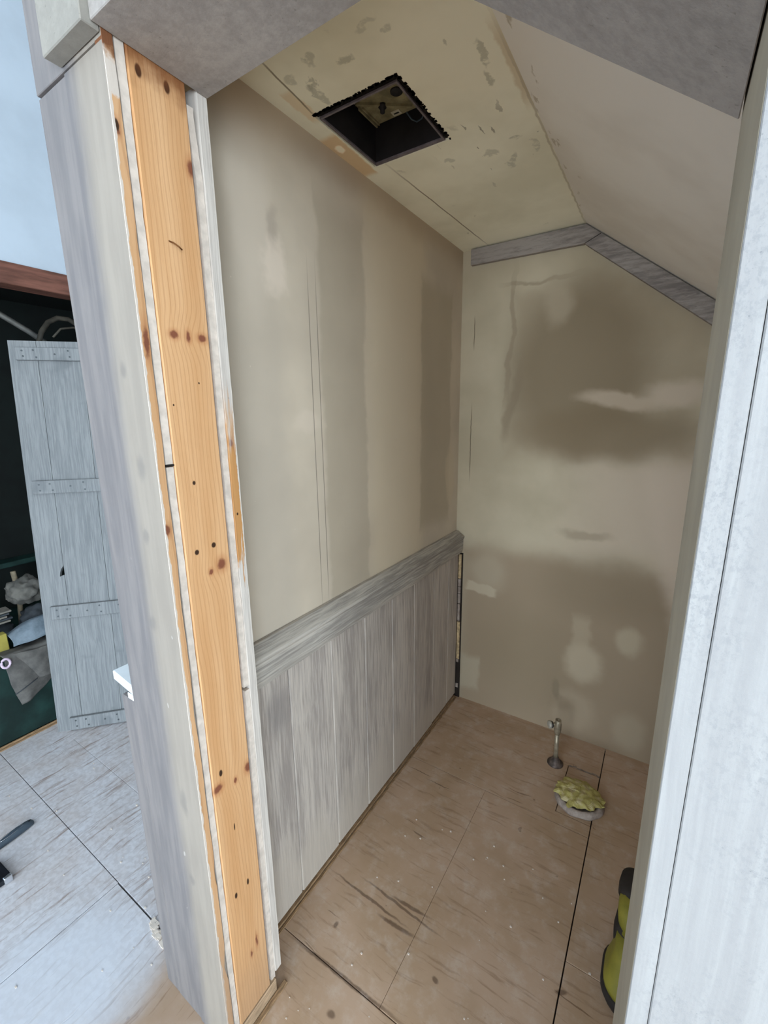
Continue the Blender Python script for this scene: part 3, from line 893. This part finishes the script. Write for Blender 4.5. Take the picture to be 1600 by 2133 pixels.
# ================================================================== WASTE PIPE STUB WITH YELLOW COVER
ws = empty('waste_pipe_stub', (.715, 1.225, 0))
tag(ws, 'mortar-ringed waste pipe stub stuffed over with crumpled yellow tape', 'pipe')
cx, cy = .718, 1.222
bm = bmesh.new(); rings = []
N = 40
prof = [(.090, 0), (.093, .006), (.091, .016), (.086, .023), (.078, .026), (.070, .022), (.060, .014)]
for j, (r, h) in enumerate(prof):
    rr = []
    for k in range(N):
        a = 2 * math.pi * k / N
        q = r * (1 + .05 * mnoise.noise((math.cos(a) * 2.2, math.sin(a) * 2.2, j * .3))) + .003 * mnoise.noise((math.cos(a) * 9, math.sin(a) * 9, j))
        hh = h + (.005 * mnoise.noise((math.cos(a) * 5, math.sin(a) * 5, j + 3)) if 0 < j else 0)
        rr.append(bm.verts.new((cx + math.cos(a) * q, cy + math.sin(a) * q * .90, max(0, hh))))
    rings.append(rr)
for u, v in zip(rings, rings[1:]):
    for k in range(N):
        bm.faces.new((u[k], u[(k + 1) % N], v[(k + 1) % N], v[k]))
bm.faces.new(rings[0][::-1]); bm.faces.new(rings[-1])
from_bm('mortar_collar', bm, 'mortar', ws, False, True)
bm = bmesh.new(); rings = []
N, R = 80, 18
for j in range(R + 1):
    rr = []
    for k in range(N):
        a = 2 * math.pi * k / N
        q = j / R
        edge = max(0.0, (q - .72) / .28)
        tear = .016 * mnoise.noise((math.cos(a) * 3.1 + 4, math.sin(a) * 3.1, 0)) + .010 * mnoise.cell((a * 3.3, 2, 1)) * (1.2 if math.sin(a) < -.2 else .4)
        r = .090 * q + tear * edge
        x = math.cos(a) * r + .003 * mnoise.noise((math.cos(a) * r * 60, math.sin(a) * r * 60, 9)); y = math.sin(a) * r * .88 + .007
        z = .045 - .016 * q ** 4 + .010 * abs(mnoise.noise((x * 26, y * 26, 1))) + .0035 * mnoise.noise((x * 62, y * 62, 5)) + .004 * mnoise.cell((x * 22 + 7, y * 19, 2))
        rr.append(bm.verts.new((cx + x, cy + y, z)))
        if j == 0: break
    rings.append(rr)
for k in range(N):
    bm.faces.new((rings[0][0], rings[1][k], rings[1][(k + 1) % N]))
for u, v in zip(rings[1:], rings[2:]):
    for k in range(N):
        bm.faces.new((u[k], u[(k + 1) % N], v[(k + 1) % N], v[k]))
fo = from_bm('tape_cover', bm, 'foil', ws)
md = fo.modifiers.new('thickness', 'SOLIDIFY'); md.thickness = .003; md.offset = -1

# ================================================================== SANDER (partly behind the right wall)
sd = empty('electric_sander', (.945, .70, 0))
tag(sd, 'lime green and dark electric sander on the floor behind the right wall', 'sander')


def rrect(cx, cy, hx, hy, rad, n=6):
    out = []
    for (sx, sy, a0) in ((1, 1, 0), (-1, 1, 90), (-1, -1, 180), (1, -1, 270)):
        for i in range(n + 1):
            a = math.radians(a0 + 90 * i / n)
            out.append((cx + sx * (hx - rad) + math.cos(a) * rad, cy + sy * (hy - rad) + math.sin(a) * rad))
    return out


def loft(name, secs, mat, parent):
    bm = bmesh.new(); rings = []
    for (z, cx, cy, hx, hy, rad) in secs:
        rings.append([bm.verts.new((x, y, z)) for (x, y) in rrect(cx, cy, hx, hy, rad)])
    n = len(rings[0])
    for u, v in zip(rings, rings[1:]):
        for k in range(n):
            bm.faces.new((u[k], u[(k + 1) % n], v[(k + 1) % n], v[k]))
    bm.faces.new(rings[0][::-1]); bm.faces.new(rings[-1])
    return from_bm(name, bm, mat, parent, False, True)


sx, sy = .945, .665
loft('sanding_pad', [(.0, sx, sy, .074, .082, .060), (.018, sx, sy, .080, .088, .064), (.034, sx, sy, .080, .088, .064), (.038, sx, sy, .076, .084, .060)], 'grip', sd)
loft('lower_body', [(.038, sx, sy, .075, .082, .060), (.050, sx, sy, .074, .081, .060), (.075, sx, sy + .012, .064, .070, .050), (.10, sx, sy + .03, .056, .060, .044), (.12, sx, sy + .045, .054, .056, .042)], 'lime', sd)
loft('grip_band', [(.085, sx - .003, sy + .060, .058, .045, .035), (.105, sx - .003, sy + .070, .060, .045, .036), (.135, sx - .003, sy + .080, .056, .046, .036)], 'grip', sd)
loft('upper_body', [(.125, sx, sy + .085, .053, .062, .040), (.150, sx, sy + .105, .058, .070, .046), (.170, sx, sy + .115, .056, .068, .046), (.182, sx, sy + .12, .044, .055, .040)], 'lime', sd)
loft('top_grip', [(.160, sx - .006, sy + .145, .056, .050, .034), (.185, sx - .004, sy + .150, .054, .052, .036), (.196, sx, sy + .15, .040, .040, .030)], 'grip', sd)

# ================================================================== HAND TOOLS ON THE FLOOR AT LEFT
sp = empty('scraper', (-1.062, -.004, 0))
tag(sp, 'slate grey plastic scraper handle lying on the dusty floor', 'scraper')
bm = bmesh.new()
rows = []
dirv = Vector((.16, -.987, 0)).normalized(); side = Vector((dirv.y, -dirv.x, 0))
for (s, wd, h) in ((0, .006, .012), (.004, .012, .018), (.02, .0150, .022), (.05, .0165, .025), (.09, .0145, .022), (.12, .0105, .017), (.14, .010, .014)):
    c = Vector((-1.062, -.002, 0)) + dirv * s
    rows.append([bm.verts.new(c + side * a * wd + Vector((0, 0, b * h))) for (a, b) in ((-1, .25), (-.7, 0), (.7, 0), (1, .25), (1, .7), (.6, 1), (-.6, 1), (-1, .7))])
for u, v in zip(rows, rows[1:]):
    for k in range(8):
        bm.faces.new((u[k], u[(k + 1) % 8], v[(k + 1) % 8], v[k]))
bm.faces.new(rows[0][::-1]); bm.faces.new(rows[-1])
h = from_bm('handle', bm, 'slate', sp, False, True)
# soft insert outlined by a pale line
pts = []
for i in range(25):
    a = 2 * math.pi * i / 24
    c = Vector((-1.062, -.002, 0)) + dirv * (.068 + math.cos(a) * .040) + side * (math.sin(a) * .0088 + .001)
    pts.append(c + Vector((0, 0, .0243 - .0022 * abs(math.cos(a)) ** 3)))
tube('insert_outline', pts, .0008, 'steel', h, 5)
bc = Vector((-1.062, -.002, .008)) + dirv * .14
prism('blade', [bc - side * .010, bc + side * .010, bc + dirv * .05 + side * .04, bc + dirv * .10 + side * .04, bc + dirv * .10 - side * .04, bc + dirv * .05 - side * .04], (0, 0, .0015), 'steel', sp)
hl = Vector((-1.062, -.002, 0)) + dirv * .012
lathe('hanging_hole', hl + Vector((0, 0, .0195)), [(.0035, 0), (.0035, .0012)], 'black', h, 10)

kb = empty('tool_case', (-.92, -.16, 0))
tag(kb, 'black tool with a bright metal corner lying on the dusty floor', 'tool')
d2 = Vector((.93, .10, 0)).normalized(); s2 = Vector((-d2.y, d2.x, 0))
e = Vector((-.862, -.128, 0))
bm = bmesh.new()
add_prism(bm, [e, e - d2 * .12 + s2 * .006, e - d2 * .12 - s2 * .058, e - s2 * .052 - d2 * .010], (0, 0, .024))
bmesh.ops.bevel(bm, geom=list(bm.edges), offset=.003, segments=2, affect='EDGES')
from_bm('body', bm, 'black', kb)
prism('metal_corner', [e + d2 * .004, e - d2 * .012, e - d2 * .012 - s2 * .022, e + d2 * .002 - s2 * .022], (0, 0, .0255), 'steel', kb, .002)

# ================================================================== ROOM AT LEFT: CUPBOARD WALL
XW = -1.66
rw = empty('wall_room_left', (XW, 0, 0))
struct(rw, 'pale blue-white room wall above the dark cupboard opening')
box('wall_upper', XW - .10, XW, -5.6, 2.3, 2.215, ROOM_T, 'room_white', rw)
box('wall_side', XW - .10, XW, -5.6, -.55, 0, 2.2145, 'room_white', rw)
box('wall_side', XW - .10, XW, 1.15, 2.3, 0, 2.2145, 'room_white', rw)
bmn = box('trim_5', XW - .09, XW + .012, -.549, 1.149, 2.123, 2.2145, 'beam', None, .003)
struct(bmn, 'red-brown timber beam over the dark cupboard opening')

cb = empty('cupboard_recess', (XW, .3, 0))
struct(cb, 'dark green painted cupboard recess under the beam')
box('recess_back', XW - .75, XW - .72, -.60, 1.2, 0, 2.4, 'black_green', cb)
box('recess_side', XW - .72, XW - .10, -.60, -.551, 0, 2.4, 'black_green', cb)
box('recess_side', XW - .72, XW - .10, 1.151, 1.2, 0, 2.4, 'black_green', cb)
box('recess_top', XW - .72, XW - .10, -.55, 1.15, 2.2, 2.3, 'black_green', cb)
box('recess_ledge', XW - .719, XW - .62, -.549, 1.149, .70, .73, 'green', cb, .003)
box('green_base_panel', XW - .02, XW, -.548, 1.148, .012, .425, 'green', cb, .003)
box('cupboard_shelf', XW - .718, XW - .021, -.548, 1.148, .40, .424, 'green', cb, .002)
box('base_moulding', XW + .001, XW + .012, -.548, 1.148, 0, .012, 'strip', cb, .002)
box('base_moulding', XW + .013, XW + .024, -.548, 1.148, 0, .006, 'strip', cb, .0015)


# ---- things in the cupboard
def cloth_patch(name, grid, mat, parent, nu=26, nv=26, amp=.008, freq=16, thick=.004, seed=0.0):
    """grid: rows of control points, joined by a smooth sheet with small creases"""
    def cr(p0, p1, p2, p3, t):
        return .5 * ((2 * p1) + (-p0 + p2) * t + (2 * p0 - 5 * p1 + 4 * p2 - p3) * t * t + (-p0 + 3 * p1 - 3 * p2 + p3) * t ** 3)

    def spl(pts, t):
        n = len(pts) - 1
        i = min(int(t * n), n - 1); k = t * n - i
        g = lambda j: pts[max(0, min(n, j))]
        return cr(g(i - 1), g(i), g(i + 1), g(i + 2), k)
    G = [[Vector(p) for p in r] for r in grid]
    bm = bmesh.new(); V = []
    for i in range(nu + 1):
        row = []
        for j in range(nv + 1):
            p = spl([spl(r, j / nv) for r in G], i / nu)
            d = mnoise.noise_vector(Vector((p.x * freq + seed, p.y * freq, p.z * freq))) * amp
            row.append(bm.verts.new(p + d))
        V.append(row)
    for i in range(nu):
        for j in range(nv):
            bm.faces.new((V[i][j], V[i + 1][j], V[i + 1][j + 1], V[i][j + 1]))
    o = from_bm(name, bm, mat, parent, False, True)
    md = o.modifiers.new('thickness', 'SOLIDIFY'); md.thickness = thick; md.offset = 0
    return o


def bundle(name, c, r, mat, parent, seed=0.0, amp=.22, freq=2.2):
    bm = bmesh.new()
    bmesh.ops.create_icosphere(bm, subdivisions=4, radius=1.0)
    for v in bm.verts:
        n = v.co.normalized()
        k = 1 + amp * mnoise.noise(n * freq + Vector((seed, 0, 0))) + amp * .5 * (abs(mnoise.noise(n * freq * 2.4 + Vector((0, seed, 0)))) - .3)
        v.co = Vector((n.x * r[0] * k, n.y * r[1] * k, n.z * r[2] * k)) + Vector(c)
        if v.co.z < c[2] - r[2] * .78: v.co.z = c[2] - r[2] * .78
    return from_bm(name, bm, mat, parent, False, True)


tr = empty('work_trousers', (-1.66, .24, .43))
tag(tr, 'dark grey trousers draped down over the green cupboard front', 'trousers')
cloth_patch('leg', [[(-1.74, .15, .442), (-1.73, .22, .445), (-1.73, .30, .443), (-1.74, .40, .442)],
                    [(-1.650, .148, .446), (-1.646, .21, .450), (-1.646, .29, .446), (-1.648, .39, .446)],
                    [(-1.630, .150, .39), (-1.622, .22, .385), (-1.630, .28, .37), (-1.640, .36, .36)],
                    [(-1.632, .158, .29), (-1.618, .21, .29), (-1.630, .27, .28), (-1.642, .33, .28)],
                    [(-1.636, .178, .185), (-1.626, .21, .195), (-1.632, .25, .215), (-1.642, .285, .235)]], 'trousers', tr, seed=2.0)
cloth_patch('leg', [[(-1.634, .185, .452), (-1.626, .27, .446), (-1.634, .37, .44)],
                    [(-1.612, .215, .40), (-1.604, .275, .385), (-1.624, .37, .37)],
                    [(-1.612, .262, .30), (-1.606, .285, .295), (-1.624, .36, .29)]], 'trousers', tr, amp=.006, seed=7.0)
tube('hem_seam', [(-1.622, .160, .258), (-1.610, .19, .276), (-1.606, .225, .292), (-1.612, .25, .30)], .0022, 'darkcloth', tr, 6)

jn = empty('blue_jacket', (-1.72, .30, .48))
tag(jn, 'faded blue grey garment folded on top of the trousers', 'garment')
cloth_patch('folded_body', [[(-1.79, .215, .50), (-1.79, .29, .53), (-1.79, .42, .53)], [(-1.72, .205, .515), (-1.71, .29, .560), (-1.71, .42, .565)], [(-1.670, .200, .500), (-1.660, .28, .520), (-1.660, .42, .515)], [(-1.655, .196, .478), (-1.648, .28, .486), (-1.648, .42, .484)]], 'jeans', jn, amp=.007, freq=13, thick=.010, seed=5.0)
bu = bundle('hooded_coat', (-1.88, .352, .660), (.06, .085, .072), 'sack', None, 3.0, .42, 2.6)
tag(bu, 'crumpled grey hooded coat heaped in the dark cupboard', 'coat')
b2 = bundle('dark_garment', (-1.90, .385, .500), (.06, .080, .070), 'darkcloth', None, 8.0)
tag(b2, 'dark slate garment bundled below the grey coat', 'garment')
b3 = bundle('dark_bag', (-1.90, .19, .478), (.075, .085, .058), 'darkcloth', None, 15.0)
tag(b3, 'near-black crumpled bag at the left edge of the cupboard heap', 'bag')
bx = box('yellow_packet', -1.77, -1.725, .08, .200, .4245, .530, 'yellow', None, .003)
tag(bx, 'yellow cardboard packet beside the clothes in the cupboard', 'packet')
cl = empty('pink_ring', (-1.615, .148, .41))
tag(cl, 'small pale pink ring at the left edge beside the dark grey trousers', 'ring')
tube('hoop', [(-1.615, .148 + math.cos(a * math.pi / 8) * .016, .432 + math.sin(a * math.pi / 8) * .022) for a in range(-8, 9)], .0055, 'pink', cl, 8)
for i in range(5):
    z = .540 + i * .0125
    o = box('paper_bundle', -1.96 + .01 * i, -1.84, .08, .255 + .012 * math.sin(i * 2.1), z, z + .009, 'paper' if i % 2 == 0 else 'darkcloth', None, .002)
    tag(o, ['lowest grey paper wad in the cupboard stack', 'thin dark pad above the lowest paper wad', 'middle grey paper wad in the cupboard stack', 'thin dark pad under the top paper wad', 'top grey paper wad of the cupboard stack'][i], 'papers', 'papers stacked in the cupboard')
o = tube('wooden_stick', [(-1.99, .33, .43), (-1.99, .348, .62), (-1.99, .342, .752)], .012, 'stick', None, 8)
tag(o, 'short weathered stick poking up behind the grey coat', 'stick')
o = tube('metal_tube', [(-1.9, .30, 2.10), (-1.9, .42, 2.065), (-1.9, .575, 1.972), (-1.9, .66, 1.91)], .014, 'tube', None, 12)
tag(o, 'grey metal tube leaning in the dark above the plank door', 'tube')
ho = [(-1.84, q - .018, z + .003) for (q, z) in ((.60, 1.90), (.625, 1.965), (.66, 2.015), (.705, 2.043), (.755, 2.045), (.80, 2.02), (.84, 1.96))]
o = tube('ribbed_hose', ho, .012, 'hose', None, 12)
tag(o, 'dark curved hose arching above the top of the plank door', 'hose')
o = tube('hanging_cable', [(-1.78, .63, 1.94), (-1.78, .67, 1.985), (-1.78, .73, 2.0), (-1.78, .79, 1.97)], .005, 'hose', None, 8)
tag(o, 'thin dark cable looping under the curved hose', 'cable')

# ================================================================== LEANING PLANK DOOR
dr_ = empty('plank_door', (-1.558, .272, 0))
tag(dr_, 'pale blue-grey ledged plank door leaning against the dark cupboard', 'door')
dr_.rotation_euler = (math.radians(-6.5), 0, math.atan2(.217, .202))
H = 1.905
pl = [(0, .1112), (.1128, .2920), (.2936, .47)]
for i, (a, b) in enumerate(pl):
    if i == 0:
        pts = [(a, 0, .0), (b, 0, .0), (b, 0, .800), (b - .020, 0, .793), (b - .017, 0, .812), (b - .009, 0, .833), (b, 0, .845), (b, 0, H), (a, 0, H)]
    else:
        pts = [(a, 0, .004), (b, 0, .004), (b, 0, H), (a, 0, H)]
    prism('plank', pts, (0, .020, 0), 'door', dr_, 0, True)
scr = None
for (z0, z1, a, nm) in ((1.815, 1.872, .030, 0), (1.200, 1.262, .030, 1), (.585, .650, .038, 2), (.008, .072, .060, 3)):
    bt = box('batten', a, .45, -.019, -.0003, z0, z1, 'door', dr_, .002, True)
    zm = (z0 + z1) / 2
    for (u, vz) in ((.03, .014), (.033, -.014), (.075, .016), (.085, -.016), (.16, .0), (.215, .015), (.22, -.015), (.30, .01), (.37, -.012)):
        if scr is None:
            bm = bmesh.new(); add_tube(bm, [(0, 0, 0), (0, -.0012, 0)], .0042, 8)
            s_ = from_bm('screw', bm, 'screw', bt, True); scr = s_.data
        else:
            s_ = bpy.data.objects.new('screw', scr); COL.objects.link(s_); s_.parent = bt
        s_.location = (a + u, -.0188, zm + vz + random.uniform(-.003, .003))

# ================================================================== REST OF THE ROOM (behind and beside the camera)
b = box('wall_far', -1.66, 3.6, 2.2, 2.3, -.012, ROOM_T, 'plain_white'); struct(b, 'white wall at the far end of the room at left')
b = box('ceiling_room', -1.8, 3.6, -5.6, 2.3, ROOM_T, ROOM_T + .1, 'plain_white'); struct(b, 'white room ceiling above the front wall')
rwall = empty('wall_rear', (0, -5.5, 0)); struct(rwall, 'white room wall behind the viewer with a wide window opening stretched down for light')  # unseen opening shaped floor-deep to throw light up into the alcove
box('wall_part', -1.66, -.70, -5.6, -5.5, 0, ROOM_T, 'plain_white', rwall)
box('wall_part', 2.5, 3.5, -5.6, -5.5, 0, ROOM_T, 'plain_white', rwall)
box('wall_part', -.6995, 2.4995, -5.6, -5.5, 2.25, ROOM_T, 'plain_white', rwall)
swall = empty('wall_side_right', (3.5, 0, 0)); struct(swall, 'white room wall right of the viewer with a window opening stretched down for light')
box('wall_part', 3.5, 3.6, -5.6, -3.8, 0, ROOM_T, 'plain_white', swall)
box('wall_part', 3.5, 3.6, -1.6, .15, 0, ROOM_T, 'plain_white', swall)
box('wall_part', 3.5, 3.6, -3.7995, -1.6005, 2.25, ROOM_T, 'plain_white', swall)
